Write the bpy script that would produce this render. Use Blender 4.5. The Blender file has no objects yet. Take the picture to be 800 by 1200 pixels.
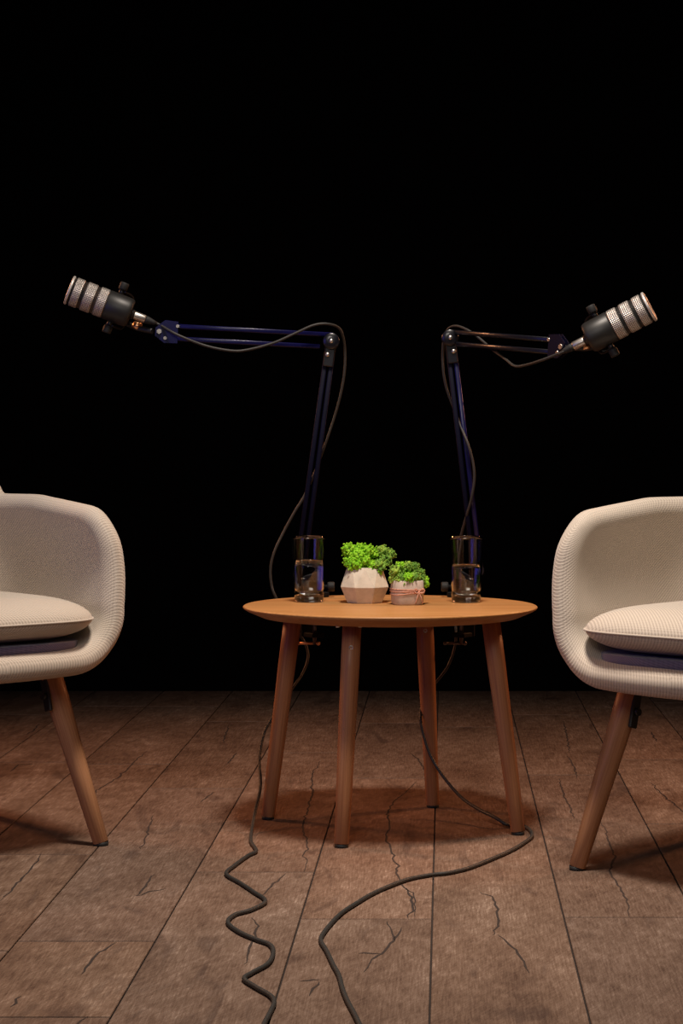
import bpy, math, random
from math import sin, cos, pi, sqrt, radians
from mathutils import Vector, Matrix

C = bpy.context.scene.collection
SC = bpy.context.scene
F, H, HORIZON = 2450.0, 0.78, 521.0      # focal length in px of an 800x1200 frame, eye height, horizon row


def at(px, py, Y):
    return Vector(((px - 400) * Y / F, Y, H - (py - HORIZON) * Y / F))


def fl(px, py, z=0.0):
    Y = F * (H - z) / (py - HORIZON)
    return Vector(((px - 400) * Y / F, Y, z))


# ------------------------------------------------------------------ mesh helpers
class MB:
    def __init__(self):
        self.v, self.f, self.uv, self.m, self.sm = [], [], [], [], []

    def face(self, idx, uv=None, mat=0, smooth=True):
        self.f.append(tuple(idx)); self.uv.append(uv); self.m.append(mat); self.sm.append(smooth)

    def grid(self, pts, uvs=None, close_u=False, close_v=False, mat=0, smooth=True, flip=False):
        """pts[i][j]"""
        n, k = len(pts), len(pts[0])
        b = len(self.v)
        for row in pts:
            self.v += [tuple(p) for p in row]
        for i in range(n if close_u else n - 1):
            for j in range(k if close_v else k - 1):
                i2, j2 = (i + 1) % n, (j + 1) % k
                q = [b + i * k + j, b + i2 * k + j, b + i2 * k + j2, b + i * k + j2]
                u = [uvs[i][j], uvs[i + 1][j], uvs[i + 1][j + 1], uvs[i][j + 1]] if uvs else None
                if flip:
                    q.reverse()
                    if u: u.reverse()
                self.face(q, u, mat, smooth)
        return b

    def box(self, c, s, M=None, mat=0, bev=0.0):
        """chamfered box, centre c, full size s"""
        hx, hy, hz = s[0] / 2, s[1] / 2, s[2] / 2
        b = min(bev, hx * .9, hy * .9, hz * .9)
        b0 = len(self.v)
        if b <= 0:
            for x in (-hx, hx):
                for y in (-hy, hy):
                    for z in (-hz, hz):
                        p = Vector((x + c[0], y + c[1], z + c[2]))
                        self.v.append(tuple(M @ p if M else p))
            for q in ((0, 1, 3, 2), (4, 6, 7, 5), (0, 4, 5, 1), (2, 3, 7, 6), (0, 2, 6, 4), (1, 5, 7, 3)):
                self.face([b0 + i for i in q], None, mat, False)
            return
        idx = {}
        for sx in (-1, 1):
            for sy in (-1, 1):
                for sz in (-1, 1):
                    for ax in range(3):
                        d = [hx - b, hy - b, hz - b]
                        d[ax] = (hx, hy, hz)[ax]
                        p = Vector((sx * d[0] + c[0], sy * d[1] + c[1], sz * d[2] + c[2]))
                        idx[(sx, sy, sz, ax)] = len(self.v)
                        self.v.append(tuple(M @ p if M else p))
        for ax in range(3):
            o = [i for i in range(3) if i != ax]
            for s in (-1, 1):
                q = []
                for a, bb in ((-1, -1), (1, -1), (1, 1), (-1, 1)):
                    k = [0, 0, 0]; k[ax] = s; k[o[0]] = a; k[o[1]] = bb
                    q.append(idx[(*k, ax)])
                self.face(q, None, mat, False)
        for ax in range(3):
            o = [i for i in range(3) if i != ax]
            for a in (-1, 1):
                for bb in (-1, 1):
                    q = []
                    for s, w in ((-1, o[0]), (1, o[0]), (1, o[1]), (-1, o[1])):
                        k = [0, 0, 0]; k[ax] = s; k[o[0]] = a; k[o[1]] = bb
                        q.append(idx[(*k, w)])
                    self.face(q, None, mat, False)
        for sx in (-1, 1):
            for sy in (-1, 1):
                for sz in (-1, 1):
                    self.face([idx[(sx, sy, sz, a)] for a in range(3)], None, mat, False)

    def lathe(self, prof, n=32, M=None, mat=0, smooth=True, caps=True, phase=0.0):
        """prof: list of (r, z), about local Z"""
        rows = []
        for r, z in prof:
            rows.append([(M @ Vector((r * cos(2 * pi * j / n + phase), r * sin(2 * pi * j / n + phase), z))) if M else
                         Vector((r * cos(2 * pi * j / n + phase), r * sin(2 * pi * j / n + phase), z)) for j in range(n)])
        b = self.grid(rows, close_v=True, mat=mat, smooth=smooth, flip=True)
        if caps:
            self.face([b + j for j in range(n)][::-1], None, mat, False)
            e = b + (len(prof) - 1) * n
            self.face([e + j for j in range(n)], None, mat, False)

    def tube(self, pts, r, n=10, mat=0, closed=False):
        pts = [Vector(p) for p in pts]
        m = len(pts)
        rad = r if isinstance(r, (list, tuple)) else [r] * m
        tang = []
        for i in range(m):
            a = pts[(i - 1) % m] if (closed or i > 0) else pts[i]
            b = pts[(i + 1) % m] if (closed or i < m - 1) else pts[i]
            t = (b - a)
            tang.append(t.normalized() if t.length > 1e-9 else Vector((0, 0, 1)))
        up = Vector((0, 0, 1)) if abs(tang[0].z) < .9 else Vector((1, 0, 0))
        nrm = (up - tang[0] * up.dot(tang[0])).normalized()
        rows = []
        for i in range(m):
            nrm = (nrm - tang[i] * nrm.dot(tang[i])).normalized()
            bn = tang[i].cross(nrm)
            rows.append([pts[i] + (nrm * cos(2 * pi * j / n) + bn * sin(2 * pi * j / n)) * rad[i] for j in range(n)])
        b = self.grid(rows, close_u=closed, close_v=True, mat=mat, flip=True)
        if not closed:
            self.face([b + j for j in range(n)][::-1], None, mat, False)
            e = b + (m - 1) * n
            self.face([e + j for j in range(n)], None, mat, False)

    def cyl(self, a, b, r0, r1=None, n=20, mat=0):
        self.tube([a, b], [r0, r0 if r1 is None else r1], n, mat)

    def sphere(self, c, r, nu=10, nv=7, mat=0):
        rows = []
        for i in range(nv + 1):
            th = pi * i / nv
            rows.append([Vector(c) + Vector((sin(th) * cos(2 * pi * j / nu), sin(th) * sin(2 * pi * j / nu), cos(th))) * r for j in range(nu)])
        self.grid(rows, close_v=True, mat=mat)

    def build(self, name, mats, parent=None, merge=0.0, loc=None):
        me = bpy.data.meshes.new(name)
        me.from_pydata(self.v, [], self.f)
        if not isinstance(mats, (list, tuple)): mats = [mats]
        for m in mats: me.materials.append(m)
        me.polygons.foreach_set('material_index', self.m)
        me.polygons.foreach_set('use_smooth', self.sm)
        if any(u for u in self.uv):
            ul = me.uv_layers.new(name='UVMap')
            k = 0
            for u, f in zip(self.uv, self.f):
                for i in range(len(f)):
                    ul.data[k].uv = u[i] if u else (0, 0)
                    k += 1
        me.update()
        import bmesh
        bm = bmesh.new(); bm.from_mesh(me)
        if merge: bmesh.ops.remove_doubles(bm, verts=bm.verts, dist=merge)
        if getattr(self, 'fix', True): bmesh.ops.recalc_face_normals(bm, faces=bm.faces)
        bm.to_mesh(me); bm.free()
        o = bpy.data.objects.new(name, me)
        C.objects.link(o)
        if parent: o.parent = parent
        if loc: o.location = loc
        return o


def spline(pts, sub=8):
    pts = [Vector(p) for p in pts]
    out = []
    for i in range(len(pts) - 1):
        p0 = pts[max(i - 1, 0)]; p1 = pts[i]; p2 = pts[i + 1]; p3 = pts[min(i + 2, len(pts) - 1)]
        for k in range(sub):
            t = k / sub
            out.append(0.5 * ((2 * p1) + (p2 - p0) * t + (2 * p0 - 5 * p1 + 4 * p2 - p3) * t * t + (3 * p1 - p0 - 3 * p2 + p3) * t ** 3))
    out.append(pts[-1])
    return out


def thing(name, label, cat, loc=(0, 0, 0), rotz=0.0, group=None, M=None):
    o = bpy.data.objects.new(name, None); C.objects.link(o)
    o.empty_display_size = .05
    if M is not None: o.matrix_world = M
    else:
        o.location = loc; o.rotation_euler = (0, 0, rotz)
    o['label'] = label; o['category'] = cat
    if group: o['group'] = group
    return o


def axes(origin, x, z_hint):
    """matrix whose local X is x and whose local Z is near z_hint"""
    x = Vector(x).normalized(); z = Vector(z_hint); z = (z - x * z.dot(x)).normalized()
    y = z.cross(x)
    M = Matrix((x, y, z)).transposed().to_4x4()
    M.translation = Vector(origin)
    return M


def zaxis(a, b):
    a, b = Vector(a), Vector(b)
    d = (b - a).normalized()
    q = d.to_track_quat('Z', 'Y').to_matrix().to_4x4()
    q.translation = a
    return q


# ------------------------------------------------------------------ materials
class NT:
    def __init__(self, name):
        self.mat = bpy.data.materials.new(name); self.mat.use_nodes = True
        self.t = self.mat.node_tree
        self.b = self.t.nodes['Principled BSDF']

    def n(self, typ, **kw):
        nd = self.t.nodes.new(typ)
        for k, v in kw.items():
            if k.startswith('i_'):
                key = k[2:]
                key = int(key) if key.isdigit() else key.replace('_', ' ')
                nd.inputs[key].default_value = v
            else: setattr(nd, k, v)
        return nd

    def l(self, a, b): self.t.links.new(a, b)

    def set(self, **kw):
        for k, v in kw.items():
            self.b.inputs[k.replace('_', ' ')].default_value = v

    def math(self, op, a, b=None, clamp=False):
        nd = self.n('ShaderNodeMath', operation=op, use_clamp=clamp)
        for i, x in enumerate((a, b)):
            if x is None: continue
            if isinstance(x, (int, float)): nd.inputs[i].default_value = x
            else: self.l(x, nd.inputs[i])
        return nd.outputs[0]

    def ramp(self, fac, stops):
        r = self.n('ShaderNodeValToRGB')
        e = r.color_ramp.elements
        while len(e) < len(stops): e.new(.5)
        for k, (p, c) in enumerate(stops):
            e[k].position = p; e[k].color = (*c, 1)
        self.l(fac, r.inputs[0])
        return r.outputs[0]

    def noise(self, vec, scale, detail=4, rough=.55, dist=0.0):
        nd = self.n('ShaderNodeTexNoise', i_Scale=scale, i_Detail=detail, i_Roughness=rough, i_Distortion=dist)
        if vec is not None: self.l(vec, nd.inputs['Vector'])
        return nd.outputs['Fac']

    def mapping(self, vec, scale=(1, 1, 1), rot=(0, 0, 0)):
        nd = self.n('ShaderNodeMapping')
        nd.inputs['Scale'].default_value = scale; nd.inputs['Rotation'].default_value = rot
        self.l(vec, nd.inputs['Vector'])
        return nd.outputs[0]

    def coord(self, which='Object'):
        return self.n('ShaderNodeTexCoord').outputs[which]

    def bump(self, h, strength=.3, dist=.002):
        nd = self.n('ShaderNodeBump', i_Strength=strength, i_Distance=dist)
        self.l(h, nd.inputs['Height']); self.l(nd.outputs[0], self.b.inputs['Normal'])

    def mix(self, fac, a, b, blend='MIX'):
        nd = self.n('ShaderNodeMix', data_type='RGBA', blend_type=blend)
        for i, x in ((0, fac), (6, a), (7, b)):
            if isinstance(x, (int, float)): nd.inputs[i].default_value = x
            elif isinstance(x, tuple): nd.inputs[i].default_value = (*x, 1)
            else: self.l(x, nd.inputs[i])
        return nd.outputs[2]


def simple(name, col, rough=.5, metal=0.0, var=.15, scale=40, bump=0.0, spec=.5, coat=0.0):
    m = NT(name)
    v = m.noise(m.coord(), scale, 3)
    c = m.ramp(v, [(.3, tuple(x * (1 - var) for x in col)), (.7, tuple(min(1, x * (1 + var)) for x in col))])
    m.l(c, m.b.inputs['Base Color'])
    m.set(Roughness=rough, Metallic=metal, Specular_IOR_Level=spec, Coat_Weight=coat)
    if bump: m.bump(v, bump, .001)
    return m.mat


def wood(name, dark, mid, light, stretch=(1, 1, .08), scale=45, rough=.42):
    m = NT(name)
    co = m.mapping(m.coord(), stretch)
    big = m.noise(co, scale * .35, 5, .6, .6)
    fine = m.noise(m.mapping(m.coord(), tuple(s * (6 if s == 1 else 1) for s in stretch)), scale, 4, .6)
    s = m.math('ADD', m.math('MULTIPLY', big, .6), m.math('MULTIPLY', fine, .4))
    m.l(m.ramp(s, [(.34, dark), (.5, mid), (.66, light)]), m.b.inputs['Base Color'])
    m.set(Roughness=rough, Specular_IOR_Level=.35)
    m.bump(fine, .12, .001)
    return m.mat


def fabric(name, a, b, pitch=.0048):
    m = NT(name)
    uv = m.coord('UV')
    sep = m.n('ShaderNodeSeparateXYZ'); m.l(uv, sep.inputs[0])
    k = 2 * pi / pitch
    d1 = m.math('SINE', m.math('MULTIPLY', m.math('ADD', sep.outputs[0], sep.outputs[1]), k * .7))
    d2 = m.math('SINE', m.math('MULTIPLY', m.math('SUBTRACT', sep.outputs[0], sep.outputs[1]), k * .7))
    rib = m.math('ADD', m.math('MULTIPLY', m.math('MULTIPLY', d1, d2), .20), m.math('MULTIPLY', d1, .22))
    nz = m.noise(uv, 900, 2)
    h = m.math('ADD', m.math('ADD', rib, .5), m.math('MULTIPLY', m.math('SUBTRACT', nz, .5), .5))
    c = m.ramp(h, [(.15, b), (.75, a)])
    big = m.noise(uv, 9, 4)
    c2 = m.mix(m.math('MULTIPLY', big, .35), c, tuple(x * .72 for x in a))
    m.l(c2, m.b.inputs['Base Color'])
    m.set(Roughness=.95, Specular_IOR_Level=.15, Sheen_Weight=.25, Sheen_Roughness=.5)
    m.bump(h, .45, .0015)
    return m.mat


def floor_material():
    m = NT('printed_oak_laminate')
    uv = m.coord('UV')
    at_ = m.n('ShaderNodeAttribute', attribute_name='board')
    rnd = at_.outputs['Fac']
    sep = m.n('ShaderNodeSeparateXYZ'); m.l(uv, sep.inputs[0])
    comb = m.n('ShaderNodeCombineXYZ')
    m.l(m.math('ADD', sep.outputs[0], m.math('MULTIPLY', rnd, 17.3)), comb.inputs[0])
    m.l(m.math('ADD', sep.outputs[1], m.math('MULTIPLY', rnd, 41.7)), comb.inputs[1])
    m.l(rnd, comb.inputs[2])
    co = comb.outputs[0]
    broad = m.noise(m.mapping(co, (1, .35, 1)), 6, 4, .55, .8)
    # swirling growth-ring lines
    warp = m.noise(m.mapping(co, (1, .3, 1)), 5, 2, .5, .3)
    ring = m.math('SINE', m.math('ADD', m.math('MULTIPLY', warp, 150.0), m.math('MULTIPLY', sep.outputs[0], 60)))
    fine = m.noise(m.mapping(co, (1, .06, 1)), 300, 3, .7)
    scr = m.noise(m.mapping(m.mapping(co, (1, 1, 1), (0, 0, .45)), (1, .10, 1)), 260, 3, .75)
    mottl = m.noise(m.mapping(co, (1, .6, 1)), 28, 5, .65, .4)
    s = m.math('ADD', m.math('MULTIPLY', broad, .30), m.math('MULTIPLY', ring, .011))
    s = m.math('ADD', s, m.math('MULTIPLY', fine, .34))
    s = m.math('ADD', s, m.math('MULTIPLY', mottl, .24))
    s = m.math('ADD', s, m.math('MULTIPLY', scr, .24))
    c = m.ramp(s, [(.42, (.075, .040, .026)), (.55, (.152, .093, .063)), (.63, (.210, .138, .100)), (.76, (.43, .32, .25))])
    # dark streaks / knots along the grain
    streak = m.noise(m.mapping(co, (1, .22, 1)), 13, 4, .6, 1.2)
    mask = m.ramp(streak, [(.565, (0, 0, 0)), (.70, (1, 1, 1))])
    c = m.mix(m.math('MULTIPLY', mask, .62), c, (.055, .03, .022))
    tint = m.ramp(rnd, [(0, (.72, .71, .72)), (.35, (1.0, .95, .90)), (.7, (.84, .84, .86)), (1, (1.10, 1.0, .94))])
    c = m.mix(1.0, c, tint, 'MULTIPLY')
    m.l(c, m.b.inputs['Base Color'])
    m.l(m.ramp(fine, [(.3, (.52,) * 3), (.7, (.68,) * 3)]), m.b.inputs['Roughness'])
    m.set(Specular_IOR_Level=.28)
    m.bump(s, .35, .002)
    return m.mat


FABRIC = fabric('cream_woven_upholstery', (.63, .55, .46), (.34, .285, .235))
FABRIC_SHADE = fabric('violet_recess_shade', (.21, .17, .26), (.10, .08, .14))  # violet shade of the seat recess, put into the fabric colour
TOPWOOD = wood('honey_oak', (.31, .133, .042), (.43, .205, .070), (.53, .275, .108), (.08, 1, 1), 40)
LEGWOOD = wood('red_oak_leg', (.26, .105, .046), (.40, .18, .082), (.53, .27, .13), (1, 1, .07), 50, .45)
CHAIRWOOD = wood('chair_leg_oak', (.28, .12, .055), (.43, .205, .10), (.56, .30, .16), (1, 1, .07), 50, .45)
FLOORM = floor_material()
SEAM = simple('board_seam', (.018, .009, .006), .9)
CRACK = simple('dark_wood_crack', (.028, .015, .010), .9)
BLACKWALL = simple('black_backdrop', (.0035, .0032, .003), .95, spec=.05, scale=6)
BLUESHEEN = simple('blue_sheen_enamel', (.005, .005, .050), .3, spec=.35, coat=.1)  # blue sheen on the dark arms, put into the base colour
DIMSHEEN = simple('dim_sheen_enamel', (.0018, .0018, .012), .6, spec=.12)  # fainter sheen for the dimmer tubes, also put into the colour
BLACKENAMEL = simple('black_enamel', (.006, .006, .010), .3, spec=.5, coat=.3)
BLACK = simple('black_powder_coat', (.013, .0125, .012), .45, spec=.5)
RUBBER = simple('black_rubber', (.008, .008, .008), .7)
CORD = simple('dark_grey_cord', (.027, .024, .021), .55, scale=200, bump=.2)
STEEL = simple('brushed_steel', (.60, .56, .52), .38, 1.0, scale=120)
SATIN = simple('satin_aluminium', (.62, .60, .58), .5, .6, scale=120)
DARKSTEEL = simple('dark_steel', (.16, .14, .13), .4, 1.0, scale=120)
CLAMPBLACK = simple('matt_black_iron', (.004, .004, .004), .7, spec=.15)
BRASS = simple('warm_brass', (.85, .46, .24), .34, 1.0)


def grille_material():
    m = NT('woven_steel_grille')
    sep = m.n('ShaderNodeSeparateXYZ'); m.l(m.coord(), sep.inputs[0])
    ang = m.math('ARCTAN2', sep.outputs[1], sep.outputs[2])
    u = m.math('MULTIPLY', ang, 27.0)
    v = m.math('MULTIPLY', sep.outputs[0], 27 / .0315)
    a = m.math('SINE', m.math('MULTIPLY', m.math('ADD', u, v), 1.0))
    b = m.math('SINE', m.math('MULTIPLY', m.math('SUBTRACT', u, v), 1.0))
    h = m.math('MULTIPLY', a, b)
    c = m.ramp(m.math('ADD', m.math('MULTIPLY', h, .5), .5), [(.2, (.20, .18, .165)), (.7, (.72, .66, .61))])
    m.l(c, m.b.inputs['Base Color'])
    m.set(Metallic=.75, Roughness=.42)
    m.bump(h, .6, .001)
    return m.mat


GRILLE = grille_material()


def glass(name, col, ior, rough=0.0):
    m = NT(name)
    v = m.noise(m.coord(), 5, 1)
    m.l(m.ramp(v, [(.3, col), (.7, tuple(min(1, c * 1.01) for c in col))]), m.b.inputs['Base Color'])
    m.set(Transmission_Weight=1.0, Roughness=rough, IOR=ior)
    return m.mat


GLASS = glass('clear_glass', (.97, .98, .97), 1.48)
WATER = glass('clear_water', (.98, .985, .985), 1.333)
CONCRETE = simple('pale_concrete', (.62, .54, .43), .85, var=.12, scale=60, bump=.25)
CONCRETE2 = simple('rosy_concrete', (.54, .45, .37), .85, var=.12, scale=60, bump=.25)
TWINE = simple('pink_jute_twine', (.62, .30, .20), .85, var=.3, scale=300)
SOIL = simple('dark_soil', (.03, .022, .015), .95)


def moss_material(name, a, b, c):
    m = NT(name)
    v = m.noise(m.coord(), 55, 4, .6)
    w = m.noise(m.coord(), 330, 3, .6)
    s = m.math('ADD', m.math('MULTIPLY', v, .65), m.math('MULTIPLY', w, .35))
    m.l(m.ramp(s, [(.36, a), (.5, b), (.62, c)]), m.b.inputs['Base Color'])
    m.set(Roughness=.8, Specular_IOR_Level=.2, Subsurface_Weight=.15, Subsurface_Radius=(.003, .006, .001), Subsurface_Scale=.5)
    m.bump(w, .8, .003)
    return m.mat


MOSS_A = moss_material('lime_moss', (.10, .27, .008), (.24, .56, .018), (.40, .74, .05))
MOSS_B = moss_material('olive_moss', (.06, .15, .02), (.17, .34, .045), (.42, .58, .08))

MOSS_C = moss_material('shaded_moss', (.02, .06, .008), (.05, .13, .012), (.09, .2, .02))  # shade in the gaps between lumps, put into the core colour

# ------------------------------------------------------------------ setting
VPX = (521 - 400) / F
W = .2171
X0 = -.4549


def row_x(k, Y): return X0 + W * k + VPX * Y


def jy(y): return F * H / (y - HORIZON)


joints = {-2: [893], 0: [1103, 1192, 924], 1: [1022, 882], 2: [1077, 912], 3: [852], 4: [1075, 908], 5: [890]}
TONES = [(0, 924, 1103, .72), (0, 1103, 1192, .38), (1, 1022, 1500, .62), (1, 882, 1022, .86), (2, 1077, 1500, .60), (2, 912, 1077, .90),
         (3, 852, 1400, .50), (4, 1075, 1500, .70), (4, 908, 1075, .64), (5, 890, 1400, .44)]
rng = random.Random(4)
mb = MB()
Y0, Y1 = .2, 6.62
mb.face([0, 1, 2, 3], None, 1, False)
mb.v += [(-3.6, Y0, -.004), (3.9, Y0, -.004), (3.9, Y1, -.004), (-3.6, Y1, -.004)]
brand = [0.0]
for k in range(-15, 17):
    js = sorted(jy(y) for y in joints.get(k + 1, []))
    if not js: js = [rng.uniform(3.0, 4.6)]
    if k == 2: js = [2.5, jy(852)]
    cuts = list(js)
    while cuts[0] > Y0 + .3: cuts.insert(0, cuts[0] - rng.uniform(.75, 1.1))
    while cuts[-1] < Y1 - .3: cuts.append(cuts[-1] + rng.uniform(.75, 1.2))
    cuts[0] = Y0; cuts[-1] = Y1
    for a, b in zip(cuts[:-1], cuts[1:]):
        a2, b2 = a + .0024, b - .0024
        g = .0012
        n = max(2, int((b2 - a2) / .5))
        base = len(mb.v)
        r = rng.random()
        ymid = HORIZON + F * H / ((a + b) / 2)
        for (row, y_lo, y_hi, tone) in TONES:
            if row == k + 1 and y_lo < ymid < y_hi: r = tone
        xs = [(row_x(k, Y) + g, row_x(k + 1, Y) - g) for Y in (a2, b2)]
        ch = .0007
        # flat top with a tiny chamfer all round
        def ring(inset, z):
            return [(xs[0][0] + inset, a2 + inset, z), (xs[0][1] - inset, a2 + inset, z), (xs[1][1] - inset, b2 - inset, z), (xs[1][0] + inset, b2 - inset, z)]
        mb.v += ring(ch, 0.0) + ring(0, -.0015)
        uvo = [(0, a2), (W, a2), (W, b2), (0, b2)]
        mb.face([base, base + 1, base + 2, base + 3], uvo, 0, False); brand.append(r)
        for i in range(4):
            j = (i + 1) % 4
            mb.face([base + i, base + 4 + i, base + 4 + j, base + j], [uvo[i], uvo[i], uvo[j], uvo[j]], 0, False); brand.append(r)
# the split, dark cracks in the printed grain
CR = [
    [(172, 880), (160, 890), (140, 910), (115, 925), (95, 947)], [(180, 955), (174, 970), (170, 985), (165, 995)],
    [(47, 847), (40, 856), (27, 861)], [(42, 895), (22, 896), (12, 904)], [(50, 1000), (35, 1020), (20, 1035), (0, 1056)],
    [(182, 1024), (160, 1050)], [(160, 1050), (175, 1045), (195, 1041)], [(135, 1104), (112, 1120), (96, 1141)],
    [(335, 1024), (320, 1035), (307, 1049)], [(295, 1075), (302, 1085), (299, 1097), (294, 1105), (290, 1120), (286, 1130)],
    [(375, 892), (365, 907), (366, 930), (360, 950), (355, 968), (360, 995), (355, 1003), (360, 1010), (356, 1022)],
    [(375, 1149), (362, 1167)], [(352, 1149), (375, 1148)],
    [(487, 915), (477, 927), (462, 939), (454, 952), (456, 965), (452, 985), (460, 1000), (465, 1012), (464, 1025), (475, 1040), (485, 1047), (487, 1060), (486, 1075)],
    [(480, 882), (490, 890), (499, 905)], [(454, 1079), (460, 1095), (462, 1102), (447, 1117), (435, 1125), (426, 1139)],
    [(471, 1086), (462, 1102)], [(447, 1117), (420, 1117)], [(475, 1040), (483, 1052), (482, 1066), (478, 1076)],
    [(560, 1045), (575, 1050), (584, 1065), (584, 1082), (577, 1096)], [(585, 1097), (600, 1110), (610, 1120), (620, 1140)],
    [(660, 845), (665, 867), (667, 882)], [(664, 886), (672, 897), (676, 912)], [(762, 857), (770, 869)],
    [(762, 917), (775, 930), (790, 942), (815, 965)], [(702, 962), (710, 972), (712, 985), (719, 1000), (720, 1005), (714, 1022), (727, 1040), (736, 1057), (737, 1075)],
    [(267, 850), (262, 870)], [(277, 882), (265, 896)], [(251, 927), (235, 940)], [(673, 960), (660, 930), (655, 912)],
    [(25, 1165), (12, 1180)], [(100, 1192), (85, 1205)],
]
for poly in CR:
    P = [fl(x, y, .0004) for x, y in poly]
    Q = []
    for a, b in zip(P[:-1], P[1:]):
        n = max(3, int((b - a).length / .02))
        for i in range(n):
            t = i / n
            Q.append(a.lerp(b, t) + Vector((rng.gauss(0, .0016), rng.gauss(0, .004), 0)))
    Q.append(P[-1])
    m = len(Q)
    base = len(mb.v)
    for i, q in enumerate(Q):
        d = (Q[min(i + 1, m - 1)] - Q[max(i - 1, 0)]); d.z = 0; d.normalize()
        nrm = Vector((-d.y, d.x, 0))
        w = (.0014 + .0010 * rng.random()) * (1 - abs(2 * i / (m - 1) - 1) ** 3 * .8)
        nrm.y *= 1.6
        mb.v += [tuple(q - nrm * w), tuple(q + nrm * w)]
    for i in range(m - 1):
        mb.face([base + 2 * i, base + 2 * i + 2, base + 2 * i + 3, base + 2 * i + 1], None, 2, False); brand.append(0)
mb.fix = False
floor = mb.build('floor', [FLOORM, SEAM, CRACK])
att = floor.data.attributes.new('board', 'FLOAT', 'FACE')
att.data.foreach_set('value', brand)
import bmesh
bm = bmesh.new(); bm.from_mesh(floor.data)
for f in bm.faces:
    if f.normal.z < 0: f.normal_flip()
bm.to_mesh(floor.data); bm.free()
floor['kind'] = 'structure'
mb = MB(); mb.box((.1, 6.66, 1.9), (7.6, .08, 3.82))
wall = mb.build('wall_back', BLACKWALL); wall['kind'] = 'structure'

# ------------------------------------------------------------------ table
TZ, TX, TY, TR = .452, .099, 4.27, .300
table = thing('round_table', 'small round honey oak coffee table on four splayed legs between the armchairs', 'table', (TX, TY, 0))
mb = MB()
prof = [(.001, .424), (.20, .424), (.262, .430), (.292, .4425), (.2985, .4465), (TR, .449), (.2993, .4508), (.2975, TZ), (.29, TZ), (.15, TZ), (.001, TZ)]
mb.lathe(prof, 128)
mb.build('tabletop', TOPWOOD, table)
feet = [(0.0, 4.049), (-.153, 4.353), (.353, 4.182), (.196, 4.496)]
for k, (fx, fy) in enumerate(feet):
    foot = Vector((fx - TX, fy - TY, 0.006)); top = Vector(((fx - TX) * .79, (fy - TY) * .79, .428))
    M = zaxis(foot, top); L = (top - foot).length
    mb = MB()
    mb.lathe([(.0125, 0), (.0142, .002), (.0165, L * .4), (.0185, L * .8), (.0185, L)], 28)
    leg = mb.build('leg', LEGWOOD, table); leg.matrix_local = M
    mb = MB(); mb.lathe([(.0125, 0), (.0132, .001), (.0132, .008)], 24)
    g = mb.build('foot_glide', RUBBER, leg); g.matrix_local = M.inverted() @ Matrix.Translation((foot.x, foot.y, 0))
    if k in (0, 3):
        mb = MB()
        # bolt head with a ring on the side towards the viewer
        y = -(.0165 + .0015)
        mb.tube([(0, y + .004, 0), (0, y - .0004, 0)], .0042, 16)
        mb.tube([(cos(a) * .0036, y - .0006, sin(a) * .0036) for a in [2 * pi * i / 16 for i in range(16)]], .0009, 6, closed=True)
        s = mb.build('bolt', STEEL, leg)
        zz = .385
        t = (zz - foot.z) / (top.z - foot.z)
        p = foot.lerp(top, t)
        s.matrix_local = M.inverted() @ Matrix.Translation(p)
for dx in (-.022, .021):
    mb = MB(); mb.lathe([(.004, -.004), (.0045, -.002), (.0045, .002)], 14)
    s = mb.build('screw', STEEL, table)
    s.location = (at(409, 727, 4.06).x - TX + dx, 4.06 - TY + .01, .428)

# ------------------------------------------------------------------ armchairs


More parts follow.
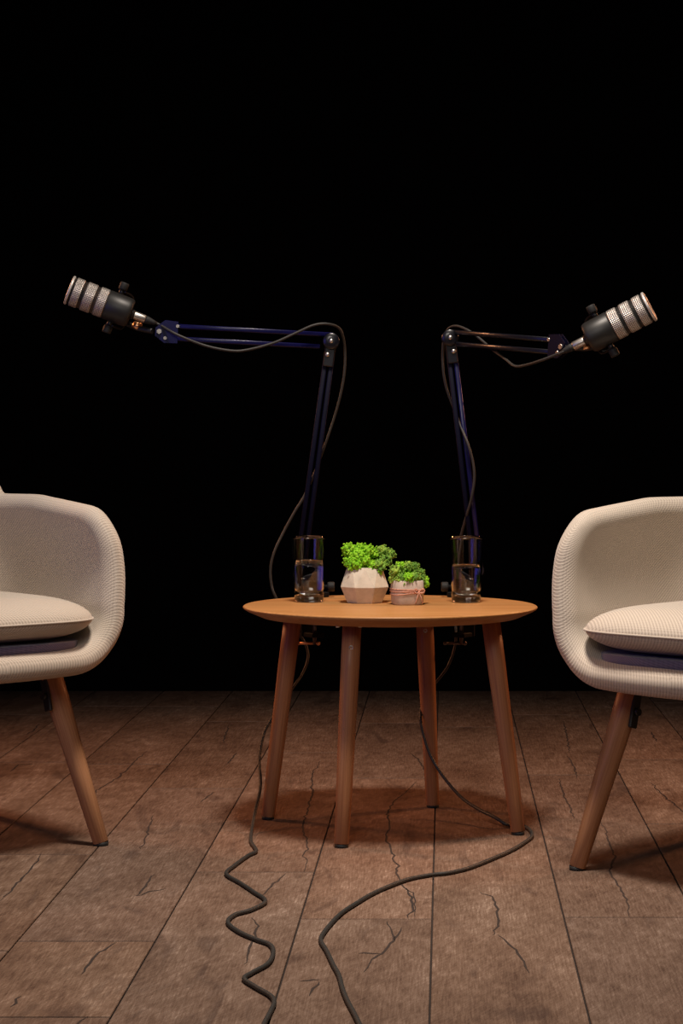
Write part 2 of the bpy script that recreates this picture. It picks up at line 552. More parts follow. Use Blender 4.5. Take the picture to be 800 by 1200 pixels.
def shell_mesh():
    A, yf, yc, B = .268, -.265, .02, .255     # half width, front, start of the back curve, back depth
    zb, r = .362, .102
    NT_, NV = 110, 76

    def plan(t):
        # t 0..1: right arm front -> back -> left arm front
        La = yc - yf; Lb = 1.5 * B
        s = t * (2 * La + 2 * Lb)
        if s < La: return Vector((A, yf + s)), 0.0, 1 - s / La, Vector((0, yf + s))
        if s > La + 2 * Lb:
            q = 2 * La + 2 * Lb - s
            return Vector((-A, yf + q)), 0.0, 1 - q / La, Vector((0, yf + q))
        th = (s - La) / (2 * Lb) * pi
        cx, sy = cos(th), sin(th)
        e = .82
        return Vector((A * math.copysign(abs(cx) ** e, cx), yc + B * abs(sy) ** e)), sy, 0.0, Vector((0, yc))

    def cluster(i, n):
        x = i / n
        return x

    ts = []
    # denser samples close to both front edges
    for i in range(NT_ + 1):
        x = i / NT_
        ts.append(.5 - .5 * math.copysign(abs(cos(pi * x)) ** .8, cos(pi * x)))
    vs = [1 - (1 - (j / NV)) ** 1.25 for j in range(NV + 1)]
    mid, raw = [], []
    for t in ts:
        P, back, uf, Fp = plan(t)
        d = P - Fp; D = d.length
        d = d / D if D > 1e-6 else Vector((1, 0))
        sm = lambda x: x * x * (3 - 2 * x)
        hb = sm(min(1, max(0, (back - .40) / .48)))
        h = .656 + .022 * (1 - uf) + .20 * hb
        flat = max(D - r, .001); arc = r * pi / 2; wall_ = h - zb - r
        tot = flat + arc + wall_
        row, rrow = [], []
        for v in vs:
            s = v * tot
            if s < flat: rr, z = s, zb
            elif s < flat + arc:
                a = (s - flat) / r
                rr, z = flat + r * sin(a), zb + r * (1 - cos(a))
            else:
                w = (s - flat - arc)
                rr, z = flat + r + .010 * sin(w / wall_ * pi) - .012 * (w / wall_) ** 2, zb + r + w
            # slope the back outwards
            rr += .07 * hb * max(0, (z - zb - .1)) / .4
            x, y = Fp.x + d.x * rr, Fp.y + d.y * rr
            rrow.append(Vector((x, y, z)))
            # soften the upper front corner and sweep the front edge
            if uf > 0:
                vz = min(1, max(0, (z - zb) / (h - zb)))
                u0, v0 = .72, .74
                aa, bb_ = max(0, (uf - u0) / (1 - u0)), max(0, (vz - v0) / (1 - v0))
                a2, b2 = aa * sqrt(1 - .44 * bb_ * bb_), bb_ * sqrt(1 - .44 * aa * aa)
                y += (aa - a2) * (1 - u0) * (yc - yf)
                z -= (bb_ - b2) * (1 - v0) * (h - zb)
                # seat front bows forward in the middle
                y -= .030 * uf ** 2 * max(0, 1 - (rr / .24) ** 2) if rr < .24 else 0
                y += uf ** 2 * (.012 * vz + .024 * vz ** 2)
            z += .006 * (abs(x) / A) ** 2 * max(0, 1 - (z - zb) / .08)
            row.append(Vector((x, y, z)))
        mid.append(row); raw.append(rrow)
    n, k = len(mid), len(mid[0])
    half, R = .026, .028
    from mathutils.kdtree import KDTree
    bpts = []
    for i in range(n - 1):
        for q in range(4): bpts.append(mid[i][k - 1].lerp(mid[i + 1][k - 1], q / 4))
    for i in (0, n - 1):
        for j in range(k - 1):
            for q in range(4): bpts.append(mid[i][j].lerp(mid[i][j + 1], q / 4))
    kd = KDTree(len(bpts))
    for i, p in enumerate(bpts): kd.insert(p, i)
    kd.balance()
    outer, inner, uvs = [], [], []
    for i in range(n):
        ro, ri, ru = [], [], []
        for j in range(k):
            a = raw[min(i + 1, n - 1)][j] - raw[max(i - 1, 0)][j]
            b = raw[i][min(j + 1, k - 1)] - raw[i][max(j - 1, 0)]
            if j == 0: nn = Vector((0, 0, 1))
            else:
                nn = a.cross(b)
                if nn.length < 1e-10: nn = Vector((0, 0, 1))
                nn.normalize()
                # inner side: towards the seat axis and up
                ref = Vector((-mid[i][j].x, .05 - mid[i][j].y, .5))
                if nn.dot(ref) < 0: nn = -nn
            dd = 0.0 if (j == k - 1 or i in (0, n - 1)) else kd.find(mid[i][j])[2]
            hh = half * sqrt(max(0, 1 - (1 - min(dd, R) / R) ** 2))
            ro.append(mid[i][j] - nn * hh); ri.append(mid[i][j] + nn * hh)
            ru.append((ts[i] * 1.35, vs[j] * .55))
        outer.append(ro); inner.append(ri); uvs.append(ru)
    mb = MB()
    mb.grid(outer, uvs); mb.grid(inner, uvs, flip=True)
    return mb


def sq(th, e=.5):
    c, s = cos(th), sin(th)
    return math.copysign(abs(c) ** e, c), math.copysign(abs(s) ** e, s)


CU = dict(a=.237, y0=-.294, y1=.20)


def cushion_outline(n=72, grow=0.0):
    out = []
    ym, hy = (CU['y0'] + CU['y1']) / 2, (CU['y1'] - CU['y0']) / 2
    for i in range(n):
        x, y = sq(2 * pi * i / n, .42)
        taper = 1 - .16 * max(0, y) ** 2
        out.append(Vector((x * (CU['a'] + grow) * taper, ym + y * (hy + grow), 0)))
    return out


def cushion_mesh(zs=.445, up=.046, dn=.044):
    mb = MB()
    N, K = 72, 22
    o = cushion_outline(N)
    ctr = Vector((0, (CU['y0'] + CU['y1']) / 2, 0))
    for sgn, hh in ((1, up), (-1, dn)):
        rows, uvs = [], []
        for i in range(N + 1):
            p = o[i % N]
            row, ru = [], []
            for j in range(K + 1):
                rho = sin(pi / 2 * j / K)
                q = ctr.lerp(p, rho)
                z = zs + sgn * hh * (1 - rho ** 4.6) ** .58
                if sgn < 0: z = max(z, zs - dn + .001)
                row.append(Vector((q.x, q.y, z))); ru.append((q.x, q.y))
            rows.append(row); uvs.append(ru)
        mb.grid(rows, uvs, flip=sgn < 0)
    return mb


def armchair(name, label, origin, rz, footsign):
    t = thing(name, label, 'armchair', (origin[0], origin[1], 0), rz, 'cream upholstered armchairs')
    if not hasattr(armchair, 'sh'):
        armchair.sh = shell_mesh().build('shell', FABRIC, t, merge=.0004)
        sh = armchair.sh
        bm = bmesh.new(); bm.from_mesh(sh.data)
        for q in range(16):
            bmesh.ops.smooth_vert(bm, verts=[v for v in bm.verts if v.co.y < -.15 + .012 * q and v.co.z > .60 - .008 * q], factor=.4, use_axis_x=True, use_axis_y=True, use_axis_z=True)
        bm.to_mesh(sh.data); bm.free()
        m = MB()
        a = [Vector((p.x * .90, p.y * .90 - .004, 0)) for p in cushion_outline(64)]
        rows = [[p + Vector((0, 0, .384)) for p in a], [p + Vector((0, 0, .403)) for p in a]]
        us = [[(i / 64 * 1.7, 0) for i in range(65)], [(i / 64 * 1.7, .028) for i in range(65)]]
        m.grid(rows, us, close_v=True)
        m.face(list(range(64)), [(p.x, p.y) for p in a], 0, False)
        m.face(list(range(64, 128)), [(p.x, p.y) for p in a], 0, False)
        pad = m.build('recess_shade_pad', FABRIC_SHADE, t)  # added pad, its colour stands in for the shade under the cushion
        cu = cushion_mesh().build('seat_cushion', FABRIC, t, merge=.0004)
        m = MB(); m.tube([p + Vector((0, 0, .445)) for p in cushion_outline(96, .0005)], .0022, 8, closed=True)
        pip = m.build('piping', FABRIC, cu)
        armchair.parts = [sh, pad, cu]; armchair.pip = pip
    else:
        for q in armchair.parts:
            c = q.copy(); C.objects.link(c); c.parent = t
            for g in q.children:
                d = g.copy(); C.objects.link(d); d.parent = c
    for sx in (-1, 1):
        for sy in (-1, 1):
            foot = Vector((sx * .247, sy * .228, .005)); top = Vector((sx * .172, sy * .155, .348 - (.0 if sy < 0 else .0)))
            M = zaxis(foot, top); L = (top - foot).length
            m = MB(); m.lathe([(.0135, 0), (.0152, .002), (.0185, L * .4), (.0222, L * .8), (.0228, L)], 28)
            leg = m.build('leg', CHAIRWOOD, t); leg.matrix_local = M
            m = MB(); m.lathe([(.0140, 0), (.0146, .001), (.0146, .008)], 24)
            g = m.build('foot_glide', RUBBER, leg); g.matrix_local = M.inverted() @ Matrix.Translation((foot.x, foot.y, 0))
            # black steel bracket on the inner side of the leg
            m = MB()
            inn = Vector((-sx * .9, 0.12 * sy, 0)).normalized()
            Mb = axes(foot.lerp(top, .86) + inn * .0235, inn, (top - foot))
            m.box((0, 0, .012), (.007, .020, .10), Mb, bev=.002)
            m.box((.02, 0, .058), (.05, .03, .006), Mb, bev=.001)
            m.cyl(Mb @ Vector((.002, 0, -.008)), Mb @ Vector((.011, 0, -.008)), .0065)
            b = m.build('bracket', BLACK, leg); b.matrix_local = M.inverted()
    return t


YAW_L, YAW_R = radians(40), radians(-43)


def place(foot_world, local, yaw):
    c, s = cos(yaw), sin(yaw)
    return (foot_world[0] - (local[0] * c - local[1] * s), foot_world[1] - (local[0] * s + local[1] * c))


oL = place((-.468, 4.07), (.247, -.228), YAW_L)
oR = place((.432, 3.835), (-.247, -.228), YAW_R)
armchair('armchair', 'cream woven tub armchair standing left of the round table, cut by the left picture edge', oL, YAW_L, 1)
armchair('armchair', 'cream woven tub armchair standing right of the round table, cut by the right picture edge', oR, YAW_R, -1)

# ------------------------------------------------------------------ glasses of water


def tumbler(label, px, py, Y, hw):
    p = at(px, py, Y)
    t = thing('water_glass', label, 'glass', (p.x, Y, TZ + .0006), 0, 'tall glasses of water')
    h, rb, rt = .137, .0300, .0362
    w = .0026
    rad = lambda z: rb + (rt - rb) * z / h
    outer = [(.001, .0012), (rb - .006, .0), (rb - .002, .0006), (rb, .004)] + [(rad(z), z) for z in (.02, .05, .08, .11, .13)] + [(rt, h - .0012)]
    rim = [(rt - w * .5, h)]
    inner = [(rt - w, h - .0012)] + [(rad(z) - w, z) for z in (.13, .11, .08, .05, .025)] + [(rb - w - .001, .0165), (rb - .008, .0125), (.001, .0120)]
    mb = MB(); mb.lathe(outer + rim + inner, 56, caps=False)
    mb.build('tumbler', GLASS, t, merge=.0)
    e = .0004
    wp = [(.001, .0120 + e), (rb - .008, .0125 + e), (rb - w - .001 - e, .0165 + e)] + [(rad(z) - w - e, z) for z in (.025, .05, .07)] + [(rad(hw) - w - e, hw), (rad(hw) - w - .0015, hw - .0006), (.001, hw - .0008)]
    mb = MB(); mb.lathe(wp, 56, caps=True)
    mb.build('water', WATER, t)
    return t


tumbler('tall clear glass of water on the table left of the moss pots', 362, 703, 4.36, .0875)
tumbler('tall clear glass of water on the table right of the moss pots', 546, 703.5, 4.35, .0785)

# ------------------------------------------------------------------ moss pots


def moss(name, lumps, mats, parent, seed):
    rg = random.Random(seed)
    mb = MB()
    for (x, y, z, R, mi) in lumps:
        R *= .9
        n = 26
        for i in range(n):
            # even directions over the lump
            zz = 1 - 1.75 * (i + .5) / n
            ph = i * 2.39996 + rg.uniform(-.3, .3)
            rr = sqrt(max(0, 1 - zz * zz))
            d = Vector((rr * cos(ph), rr * sin(ph), zz))
            c = Vector((x, y, z)) + d * R * rg.uniform(.62, .86)
            mb.sphere(c, R * rg.uniform(.24, .40), 9, 6, mat=mi)
            for _ in range(3):
              c2 = c + d * R * .2 + Vector((rg.gauss(0, 1), rg.gauss(0, 1), rg.gauss(0, 1))) * R * .16
              mb.sphere(c2, R * rg.uniform(.10, .18), 6, 4, mat=mi)
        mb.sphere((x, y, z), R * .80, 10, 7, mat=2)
    return mb.build(name, mats, parent)


PY = 4.345
pb = at(427, 705, PY)
pot1 = thing('potted_moss', 'larger faceted beige concrete pot of bright green moss', 'potted plant', (pb.x, PY, TZ), 0, 'moss pots on the table')
s1 = PY / F
n = 8
ph0 = pi / n
mb = MB()
ri, rm, rt_ = 21.8 * s1, 30.2 * s1, 20.5 * s1
zm, zt = .0335, .0735
rings = []
for r, z, ph in ((ri, 0, ph0), (rm, zm, ph0), (rt_, zt, ph0 + pi / n)):
    rings.append([len(mb.v) + j for j in range(n)])
    mb.v += [(r * cos(2 * pi * j / n + ph), r * sin(2 * pi * j / n + ph), z) for j in range(n)]
rings.append([len(mb.v) + j for j in range(n)])
mb.v += [((rt_ - .005) * cos(2 * pi * j / n + ph0 + pi / n), (rt_ - .005) * sin(2 * pi * j / n + ph0 + pi / n), zt) for j in range(n)]
rings.append([len(mb.v) + j for j in range(n)])
mb.v += [((rt_ - .004) * cos(2 * pi * j / n + ph0 + pi / n), (rt_ - .004) * sin(2 * pi * j / n + ph0 + pi / n), zt - .02) for j in range(n)]
mb.face(rings[0][::-1], None, 0, False)
for j in range(n):
    k = (j + 1) % n
    mb.face([rings[0][j], rings[0][k], rings[1][k], rings[1][j]], None, 0, False)
    mb.face([rings[1][j], rings[1][k], rings[2][j]], None, 0, False)
    mb.face([rings[1][k], rings[2][k], rings[2][j]], None, 0, False)
    mb.face([rings[2][j], rings[2][k], rings[3][k], rings[3][j]], None, 0, False)
    mb.face([rings[3][j], rings[3][k], rings[4][k], rings[4][j]], None, 0, False)
mb.face(rings[4], None, 0, False)
pot = mb.build('pot', CONCRETE, pot1)
bv = pot.modifiers.new('edge', 'BEVEL'); bv.width = .0009; bv.segments = 2; bv.limit_method = 'ANGLE'
mb = MB(); mb.lathe([(.001, zt - .012), (rt_ - .006, zt - .012), (rt_ - .006, zt - .016)], 16)
mb.build('soil', SOIL, pot1)


def lump(px, py, dy, Rpx, mi, base, s):
    return ((px - base[0]) * s, dy, (base[1] - py) * s, Rpx * s, mi)


B1 = (427, 703.5)
L1 = [lump(*a, B1, s1) for a in (
    (409, 643, .0, 9.5, 0), (420, 650, -.012, 9, 0), (421, 641, .006, 7, 0), (432, 643, -.004, 7.5, 0), (438, 647, .004, 7, 0),
    (416, 660, -.022, 9, 0), (428, 655, -.018, 7.5, 0), (409, 656, -.008, 8, 0), (436, 660, -.02, 7, 0), (444, 660, -.018, 8.5, 1),
    (448, 644, .006, 8, 1), (457, 648, .010, 7, 1), (452, 655, -.006, 8, 1), (442, 668, -.018, 6, 0), (428, 648, .016, 10, 0),
    (412, 650, .018, 9, 0), (440, 652, .018, 9, 1), (426, 662, 0, 12, 0))]
moss('moss', L1, [MOSS_A, MOSS_B, MOSS_C], pot1, 3)

PY2 = 4.295
p2 = at(477, 705, PY2)
pot2 = thing('potted_moss', 'smaller concrete pot of olive green moss tied with pink twine', 'potted plant', (p2.x, PY2, TZ), radians(12), 'moss pots on the table')
s2 = PY2 / F
mb = MB()


def rs(r, n=40, e=.62):
    return [(sq(2 * pi * i / n, e)[0] * r, sq(2 * pi * i / n, e)[1] * r) for i in range(n)]


hp = .050
rows = [[Vector((x, y, z)) for x, y in rs(r)] for r, z in ((.0165 * 1.0, .0), (.0295, .0), (.0312, .003), (.0322, .025), (.0318, hp - .002), (.0305, hp), (.0275, hp), (.0270, hp - .015))]
b = mb.grid(rows, close_v=True, flip=True)
mb.face([b + i for i in range(40)], None, 0, False)
mb.face([b + 7 * 40 + i for i in range(40)], None, 0, False)
mb.build('pot', CONCRETE2, pot2)
mb = MB()
for z, tilt in ((.024, .10), (.0265, -.06), (.029, .05), (.0315, -.03)):
    mb.tube([Vector((x, y, z + tilt * x)) for x, y in rs(.0332, 48)], .0011, 6, closed=True)
kx, ky = .016, -.0335
for sgn, l in ((1, .012), (-1, .010)):
    lp = spline([(kx, ky, .027), (kx + sgn * l * .6, ky - .003, .034), (kx + sgn * l, ky - .002, .031), (kx + sgn * l * .6, ky - .003, .025), (kx, ky, .027)], 6)
    mb.tube(lp, .001, 6)
    mb.tube(spline([(kx, ky - .001, .027), (kx + sgn * .004, ky - .004, .016), (kx + sgn * .008, ky - .002, .004)], 6), .001, 6)
mb.sphere((kx, ky, .027), .0024)
mb.build('twine', TWINE, pot2)
mb = MB(); mb.lathe([(.001, hp - .01), (.026, hp - .01), (.026, hp - .014)], 16)
mb.build('soil', SOIL, pot2)
B2 = (477, 703.5)
L2 = [lump(*a, B2, s2) for a in (
    (462, 664, -.004, 7.5, 0), (470, 660, .004, 7, 1), (477, 660, -.008, 7, 0), (486, 661, 0, 7, 0), (493, 668, .002, 7, 0),
    (467, 673, -.018, 7, 0), (475, 672, -.022, 7.5, 1), (484, 672, -.02, 7.5, 0), (492, 676, -.012, 6, 0), (460, 673, -.004, 6, 0),
    (498, 676, .006, 6, 1), (500, 681, .002, 4.5, 1), (478, 668, .012, 11, 0), (470, 678, -.024, 4.5, 0), (482, 679, -.024, 4, 0))]
moss('moss', L2, [MOSS_B, MOSS_A, MOSS_C], pot2, 8)

# ------------------------------------------------------------------ microphone arms


def rod(mb, a, b, w):
    """square tube with well rounded corners"""
    a, b = Vector(a), Vector(b)
    u = (b - a).normalized()
    M = axes(a, u, (0, 0, 1) if abs(u.z) < .8 else (1, 0, 0))
    L = (b - a).length
    n = 28
    prof = [(sq(2 * pi * i / n + pi / n, .55)) for i in range(n)]
    rows = [[M @ Vector((x, p[0] * w / 2 * k, p[1] * w / 2 * k)) for p in prof] for x, k in ((0, .8), (.001, 1), (L - .001, 1), (L, .8))]
    bb = mb.grid(rows, close_v=True)
    mb.face([bb + i for i in range(n)], None, 0, False); mb.face([bb + 3 * n + i for i in range(n)], None, 0, False)


def bar(mb, a, b, w, d, side, bev=.0018, mat=0):
    """rectangular tube from a to b; w across in the picture plane, d along `side`"""
    a, b = Vector(a), Vector(b)
    M = axes((a + b) / 2, (b - a), side)
    mb.box((0, 0, 0), ((b - a).length, w, d), M, mat, bev)


def boom(label, clamp_px, s, elbow, base, tip, grp):
    """s=+1: reaches left, -1: reaches right"""
    cx = (clamp_px - 400) * 4.5 / F - TX
    ang = math.atan2(sqrt(TR ** 2 - cx ** 2), cx)
    ctr = Vector((TX, TY, 0))
    root = thing('microphone_stand', label, 'microphone stand', (TX + TR * cos(ang), TY + TR * sin(ang), TZ), 0, grp)
    T = Matrix.Translation(-root.location)
    Mc = Matrix.Translation(root.location) @ Matrix.Rotation(ang, 4, 'Z')      # +X outward from the table edge
    # --- clamp
    mb = MB()
    mb.box((-.022, 0, .0062), (.056, .036, .011), Mc, bev=.002)                  # upper jaw
    mb.box((.0085, 0, -.0375), (.009, .034, .098), Mc, bev=.002)                 # spine
    mb.box((-.010, 0, -.082), (.046, .030, .010), Mc, bev=.002)                  # lower jaw
    mb.cyl(Mc @ Vector((-.02, 0, .010)), Mc @ Vector((-.02, 0, .040)), .0125)    # socket
    cl = mb.build('clamp', CLAMPBLACK, root); cl.matrix_local = T
    mb = MB()
    mb.cyl(Mc @ Vector((-.018, 0, -.103)), Mc @ Vector((-.018, 0, -.019)), .0042)
    mb.lathe([(.004, -.019), (.011, -.0185), (.0115, -.0155), (.003, -.0145)], 20, Mc @ Matrix.Translation((-.018, 0, 0)))
    p0 = Mc @ Vector((-.018, 0, -.1))
    mb.build('clamp_screw', DARKSTEEL, cl)
    mb = MB()
    d = Vector((-1, 0, 0)) if s < 0 else Vector((-1, .0, 0))
    mb.cyl(p0 + Vector((.006, 0, 0)), p0 + Vector((-.034, 0, .0)), .0028)
    mb.sphere(p0 + Vector((.008, 0, 0)), .0045); mb.sphere(p0 + Vector((-.035, 0, 0)), .0042)
    mb.build('clamp_handle', BRASS if s > 0 else DARKSTEEL, cl)
    mb = MB()
    k0 = Mc @ Vector((-.02, 0, .022))
    kd = Vector((s, 0, 0))
    mb.lathe([(.004, .0), (.004, .016), (.0095, .017), (.0105, .019), (.0105, .030), (.0095, .032)], 18, zaxis(k0 + kd * .010, k0 + kd * .05))
    mb.build('locking_knob', RUBBER, cl)
    # --- lower arm
    side = Vector((0, 1, 0))
    off = Vector((.0115, 0, 0))
    post = k0 + Vector((0, 0, .018))
    mb = MB()
    mb.cyl(post - Vector((0, 0, .002)), post + Vector((0, 0, .006)), .011)
    foot = Vector(base)
    bar(mb, post + Vector((0, .0, .002)), foot, .016, .012, side)
    mb.cyl(foot + Vector((0, -.012, 0)), foot + Vector((0, .012, 0)), .014)
    b = mb.build('base_pivot', BLACKENAMEL, root); b.matrix_local = T
    el = Vector(elbow)
    ax = (el - foot).normalized(); px = Vector((ax.z, 0, -ax.x)).normalized()
    for q in (-1, 1):
        mb = MB(); rod(mb, foot + px * q * .0078, el + px * q * .0068 - ax * .012, .0104)
        o = mb.build('lower_tube', (BLUESHEEN if s < 0 else DIMSHEEN) if (q > 0) == (s < 0) else DIMSHEEN, root); o.matrix_local = T
    # springs between the lower tubes
    # --- elbow
    mb = MB()
    for q in (-1, 1):
        mb.lathe([(.010, 0), (.0165, .0005), (.0178, .002), (.0178, .0035), (.0165, .005), (.006, .0054)], 30,
                 zaxis(el + Vector((0, q * .012, 0)), el + Vector((0, q * .05, 0))))
    bar(mb, el - ax * .002, el - ax * .055, .022, .021, side)
    mb.cyl(el + Vector((0, -.015, 0)), el + Vector((0, .015, 0)), .011)
    j = mb.build('elbow_joint', BLACKENAMEL, root); j.matrix_local = T
    mb = MB()
    for c in (el, el - ax * .030 - px * s * .004):
        mb.lathe([(.0045, 0), (.0050, .0012), (.0042, .0030), (.001, .0036)], 14, zaxis(c + Vector((0, -.0165 if c is el else -.0105, 0)), c + Vector((0, -.1, 0))))
    mb.build('bolt', STEEL, j)
    # --- upper arm, two parallel tubes one above the other
    tp = Vector(tip)
    u = (tp - el).normalized()
    upv = Vector((0, 0, 1)); upv = (upv - u * upv.z).normalized()
    sd = u.cross(upv)
    for q in (-1, 1):
        mb = MB(); rod(mb, el + upv * (q * .0185 + .001) + u * .012, tp + upv * q * .0185 - u * .004, .0100)
        o = mb.build('upper_tube', BLUESHEEN if s > 0 else BLACKENAMEL, root); o.matrix_local = T
    mb = MB()
    # end bracket: two cheek plates
    for q in (-1, 1):
        M = axes(tp + sd * q * .0075, u, upv)
        pts = [(-.026, -.023), (-.026, .023), (.002, .025), (.022, .008), (.022, -.010), (.002, -.024)]
        lo, hi = -.0015, .0015
        bb = len(mb.v)
        for y in (lo, hi):
            mb.v += [tuple(M @ Vector((x, y, z))) for x, z in pts]
        m6 = len(pts)
        mb.face([bb + i for i in range(m6)], None, 0, False); mb.face([bb + m6 + i for i in range(m6)][::-1], None, 0, False)
        for i in range(m6):
            mb.face([bb + i, bb + (i + 1) % m6, bb + m6 + (i + 1) % m6, bb + m6 + i], None, 0, False)
    mb.cyl(tp - sd * .006, tp + sd * .006, .016)
    br = mb.build('end_bracket', BLUESHEEN if s > 0 else DIMSHEEN, root); br.matrix_local = T
    mb = MB()
    c = tp + u * .014
    mb.cyl(c - sd * .016, c + sd * .016, .0040)
    for q in (-1, 1):
        mb.cyl(c + sd * q * .011, c + sd * q * .017, .0056, n=6)
    mb.build('wing_bolt', STEEL, br)
    for q in (-1, 1):
        mb = MB(); mb.cyl(tp - u * .012 + upv * q * .0185 + sd * -.0115, tp - u * .012 + upv * q * .0185 + sd * .0115, .0036)
        mb.build('rivet', STEEL, br)
    return root, tp, u, upv, el, ax, px


armL = boom('dark boom arm clamped behind the left glass, reaching left', 363, 1, at(388, 400, 4.505), at(351, 672, 4.50), at(194, 389, 4.47), 'jointed microphone stands')
armR = boom('dark boom arm clamped behind the right glass, reaching right', 546, -1, at(527, 396, 4.505), at(559, 668, 4.50), at(655, 406, 4.24), 'jointed microphone stands')

# ------------------------------------------------------------------ microphones


def microphone(label, tail, axis, mount, s):
    """local X from tail to front; local Z up along the yoke"""
    axis = Vector(axis).normalized()
    M = axes(tail, axis, (0, 0, 1))
    root = thing('microphone', label, 'microphone', M=M, group='podcast microphones')
    R = Matrix.Rotation(pi / 2, 4, 'Y')      # lathe Z -> X
    mb = MB()
    mb.lathe([(.010, -.001), (.026, -.001), (.0295, .001), (.0310, .005), (.0318, .010), (.0318, .0540), (.0305, .0555), (.0295, .0555), (.0295, .1375), (.02, .1385)], 48, R)
    mb.build('body', BLACK, root)
    mb = MB()
    for a, b in ((.0560, .0765), (.0838, .1055), (.1125, .1305)):
        mb.lathe([(.0296, a), (.0313, a + .0008), (.0316, a + .003), (.0316, b - .003), (.0313, b - .0008), (.0296, b)], 64, R, caps=False)
    mb.build('grille', GRILLE, root)
    mb = MB()
    mb.lathe([(.0298, .1345), (.0315, .1350), (.0320, .1365), (.0318, .1392), (.0300, .1402), (.0285, .1396)], 64, R, caps=False)
    mb.build('front_ring', SATIN, root)
    mb = MB()
    mb.lathe([(.0288, .1385), (.0270, .1400), (.015, .1412), (.001, .1416)], 48, R)
    mb.build('front_grille', GRILLE, root)
    # yoke: a strap from knob to knob round the rear, swung away from the viewer
    piv = Vector((.034, 0, 0))
    th = radians(62)
    yl = .052
    b_dir = Vector((-cos(th), -sin(th) if (M.to_3x3() @ Vector((0, 1, 0))).y < 0 else sin(th), 0))
    path = []
    zk = .0385
    for q in ((zk, 0), (zk, yl * .55), (zk * .8, yl * .9), (0, yl), (-zk * .8, yl * .9), (-zk, yl * .55), (-zk, 0)):
        path.append(piv + b_dir * q[1] + Vector((0, 0, q[0])))
    path = spline(path, 6)
    wd = Vector((0, 0, 1)).cross(b_dir).normalized()
    mb = MB()
    rows = []
    for i, p in enumerate(path):
        t = (path[min(i + 1, len(path) - 1)] - path[max(i - 1, 0)]).normalized()
        nn = t.cross(wd).normalized()
        rows.append([p + wd * a * .009 + nn * c * .0018 for a, c in ((-1, -1), (1, -1), (1, 1), (-1, 1))])
    bb = mb.grid(rows, close_v=True, smooth=False)
    mb.face([bb, bb + 1, bb + 2, bb + 3], None, 0, False); e = bb + 4 * (len(rows) - 1); mb.face([e, e + 1, e + 2, e + 3], None, 0, False)
    for q in (-1, 1):
        mb.cyl(piv + Vector((0, 0, q * .030)), piv + Vector((0, 0, q * .042)), .006)
    # stub that screws on to the arm
    mw = M.inverted() @ Vector(mount)
    yb = piv + b_dir * yl * .97 + Vector((0, 0, -.018))
    mb.tube(spline([yb, yb.lerp(mw, .45) + Vector((0, 0, -.004)), mw], 8), .0062, 14)
    yo = mb.build('yoke', BLACK, root)
    for q in (-1, 1):
        mb = MB()
        mb.lathe([(.004, .0405), (.0088, .041), (.0098, .043), (.0098, .055), (.0088, .057), (.001, .0572)], 20,
                 Matrix.Translation(piv) @ (Matrix.Rotation(pi, 4, 'X') if q < 0 else Matrix.Identity(4)))
        mb.build('knob', RUBBER, yo)
    mb = MB()
    nut = M.inverted() @ Vector(mount)
    d = (yb - mw).normalized()
    mb.lathe([(.0066, 0), (.0092, .0008), (.0092, .015), (.0066, .016)], 20, zaxis(mw.lerp(yb, .42) + d * 0, yb))
    mb.build('threaded_collar', BRASS, yo)
    mb = MB()
    mb.lathe([(.0105, -.007), (.0105, .002)], 24, R)
    mb.build('connector_socket', BLACK, root)
    return root, M


def dirv(dx, dy, toward):
    """screen direction (px, down positive) plus a component towards the viewer"""
    d = Vector((dx, 0, -dy)).normalized()
    return (d * sqrt(1 - toward ** 2) + Vector((0, -toward, 0))).normalized()


tailL = at(153, 367.5, 4.46); axL = dirv(-125, -48, .10)
tailR = at(688.5, 397, 4.205); axR = dirv(87, -46, .22)
micL, ML = microphone('silver and black microphone on the arm reaching left', tailL, axL, armL[1] + armL[2] * .028, 1)
micR, MR = microphone('silver and black microphone on the arm reaching right', tailR, axR, armR[1] + armR[2] * .028, -1)

# ------------------------------------------------------------------ cables


def cable(label, M, pts, r=.0034):
    root = thing('microphone_cable', label, 'cable', (0, 0, 0), 0, 'microphone cables')
    # plug pushed into the tail socket
    R = M @ Matrix.Rotation(-pi / 2, 4, 'Y')
    mb = MB()
    mb.lathe([(.0072, .0072), (.0088, .0078), (.0090, .010), (.0090, .031), (.0084, .033), (.0062, .034)], 24, R)
    mb.build('plug', STEEL, root)
    mb = MB()
    mb.lathe([(.0082, .033), (.0080, .040), (.0055, .052), (.0042, .058)], 20, R)
    mb.build('strain_relief', RUBBER, root)
    a = M @ Vector((-.056, 0, 0)); b = M @ Vector((-.066, 0, 0))
    path = spline([a, b] + pts, 9)
    rr = [r if p.z < .02 else .0029 + (r - .0029) * max(0, 1 - p.z / .3) for p in path]
    mb = MB(); mb.tube(path, rr, 10)
    o = mb.build('cord', CORD, root)
    return root


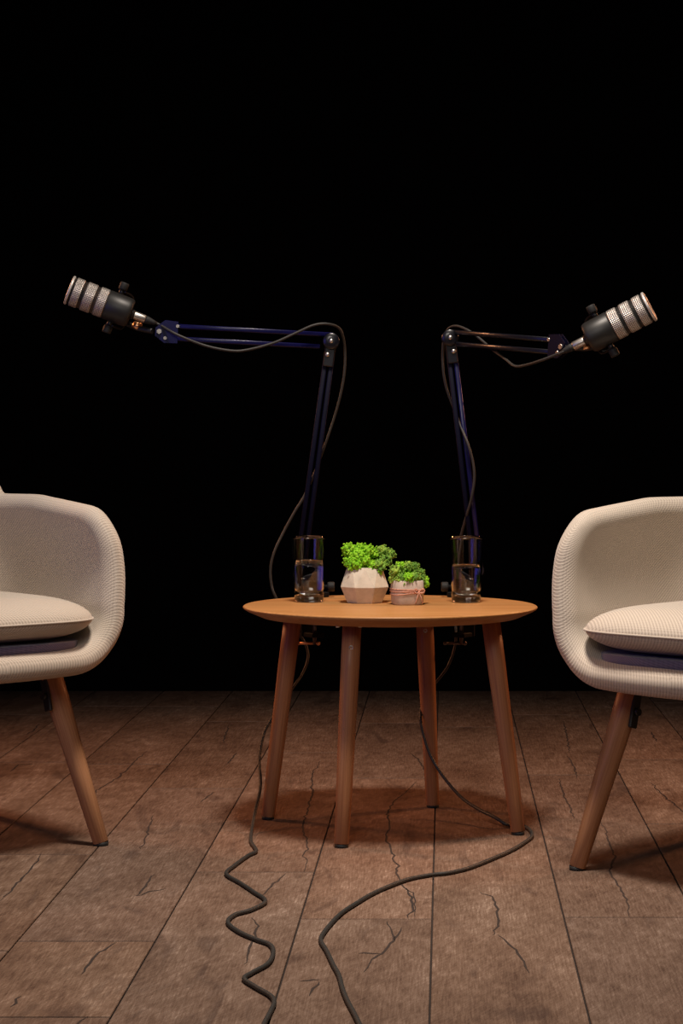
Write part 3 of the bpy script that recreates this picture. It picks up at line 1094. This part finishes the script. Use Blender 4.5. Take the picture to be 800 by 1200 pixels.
rc = .0036
FLz = rc + .0006
GL = lambda lst: [fl(x, y, FLz) for x, y in lst]
ptsL = [at(*a) for a in (
    (207, 392, 4.445), (240, 405, 4.45), (270, 411, 4.455), (290, 410, 4.46), (320, 402, 4.465), (345, 391, 4.47), (368, 381, 4.475),
    (386, 380, 4.482), (399, 387, 4.50), (404, 410, 4.52), (403, 440, 4.525), (397, 470, 4.53), (388, 500, 4.535), (372, 545, 4.535),
    (357, 580, 4.535), (345, 600, 4.535), (333, 622, 4.535), (322, 645, 4.53), (317, 665, 4.53), (318, 685, 4.53), (323, 700, 4.53),
    (337, 728, 4.55), (354, 748, 4.555), (361, 768, 4.54), (355, 788, 4.52), (343, 806, 4.49), (322, 837, 4.455), (310, 858, 4.43), (304, 888, 4.39),
    (305, 922, 4.32), (299, 950, 4.25))]
ptsL += [fl(295, 972, FLz + .004)] + GL([(294, 986), (300, 997), (290, 1003), (275, 1014), (265, 1024), (282, 1035), (297, 1045), (311, 1056), (295, 1066), (275, 1072),
             (267, 1081), (280, 1092), (300, 1101), (316, 1107), (320, 1116), (314, 1129), (295, 1140), (286, 1147), (300, 1157), (317, 1167), (321, 1175),
             (316, 1187), (306, 1208), (300, 1240)])
ptsR = [at(*a) for a in (
    (660, 412, 4.215), (648, 417, 4.23), (632, 423, 4.25), (615, 428, 4.30), (603, 429, 4.33), (592, 421, 4.37), (576, 409, 4.42), (562, 397, 4.45), (548, 387, 4.47),
    (534, 382, 4.50), (524, 387, 4.525), (519, 405, 4.535), (519, 432, 4.54), (523, 455, 4.54), (532, 480, 4.535), (541, 503, 4.50), (548, 520, 4.482), (554, 542, 4.48), (555.5, 562, 4.48),
    (552, 585, 4.485), (546, 606, 4.50), (540, 628, 4.52), (534, 660, 4.53), (530, 690, 4.56), (532, 720, 4.57), (534, 750, 4.56), (525, 780, 4.545), (508, 803, 4.525), (496, 822, 4.495), (492.5, 838, 4.462),
    (493.5, 850, 4.448), (498, 868, 4.436), (506, 889, 4.425), (520, 911, 4.405), (540, 934, 4.365), (560, 948, 4.315), (580, 958, 4.265))]
ptsR += [fl(594, 966.5, FLz + .003)] + GL([(604, 966), (613, 968), (621, 973), (623, 980), (614, 987.5), (600, 996), (580, 1005), (550, 1017), (525, 1023), (507, 1025), (480, 1030), (455, 1039),
             (435, 1048), (415, 1060), (400, 1070), (388, 1082), (378, 1095), (376, 1103), (383, 1115), (390, 1130), (397, 1143), (401, 1158), (407, 1173), (416, 1190), (428, 1215), (440, 1240)])
cable('dark cable from the left microphone, lying in zigzag coils on the floor', ML, ptsL, rc)
cable('dark cable from the right microphone, sweeping in one bend across the floor', MR, ptsR, rc)

# ------------------------------------------------------------------ lights, world, camera


def area(name, loc, target, size, power, col, spread=None, size_y=None):
    l = bpy.data.lights.new(name, 'AREA'); l.size = size; l.energy = power; l.color = col
    if size_y: l.shape = 'RECTANGLE'; l.size_y = size_y
    if spread: l.spread = radians(spread)
    o = bpy.data.objects.new(name, l); C.objects.link(o)
    o.location = loc
    o.rotation_euler = (Vector(target) - Vector(loc)).to_track_quat('-Z', 'Y').to_euler()
    return o


area('overhead_key', (.15, 3.3, 3.3), (.13, 3.6, 0), .45, 30, (1.0, .87, .75), 82)
area('front_fill', (-.6, .4, 2.4), (0, 4.1, .6), 1.2, 3.8, (1.0, .92, .84), 62)
area('warm_back', (-2.1, 5.5, 1.75), (.0, 4.45, .1), .35, 5, (1.0, .40, .17), 75)
area('warm_back', (2.3, 5.5, 1.75), (.2, 4.45, .1), .35, 5, (1.0, .40, .17), 75)
area('blue_accent', (-2.4, 2.2, 1.1), (-.3, 4.4, .9), 1.5, 1.3, (.18, .14, 1.0), 70)

w = bpy.data.worlds.new('dark_studio'); SC.world = w; w.use_nodes = True
w.node_tree.nodes['Background'].inputs[0].default_value = (.01, .008, .008, 1)
w.node_tree.nodes['Background'].inputs[1].default_value = .25

cam = bpy.data.cameras.new('camera'); co = bpy.data.objects.new('camera', cam); C.objects.link(co)
co.location = (0, 0, H); co.rotation_euler = (pi / 2, 0, 0)
cam.sensor_fit = 'VERTICAL'; cam.sensor_height = 36; cam.sensor_width = 24
cam.lens = F / 1200 * 36
cam.shift_y = -(600 - HORIZON) / 1200
cam.clip_start = .05; cam.clip_end = 50
SC.camera = co
SC.view_settings.view_transform = 'Standard'
SC.view_settings.look = 'None'
SC.view_settings.exposure = 0
SC.cycles.use_denoising = True
SC.cycles.max_bounces = 10
SC.cycles.transmission_bounces = 10
SC.cycles.caustics_refractive = False
SC.cycles.caustics_reflective = False
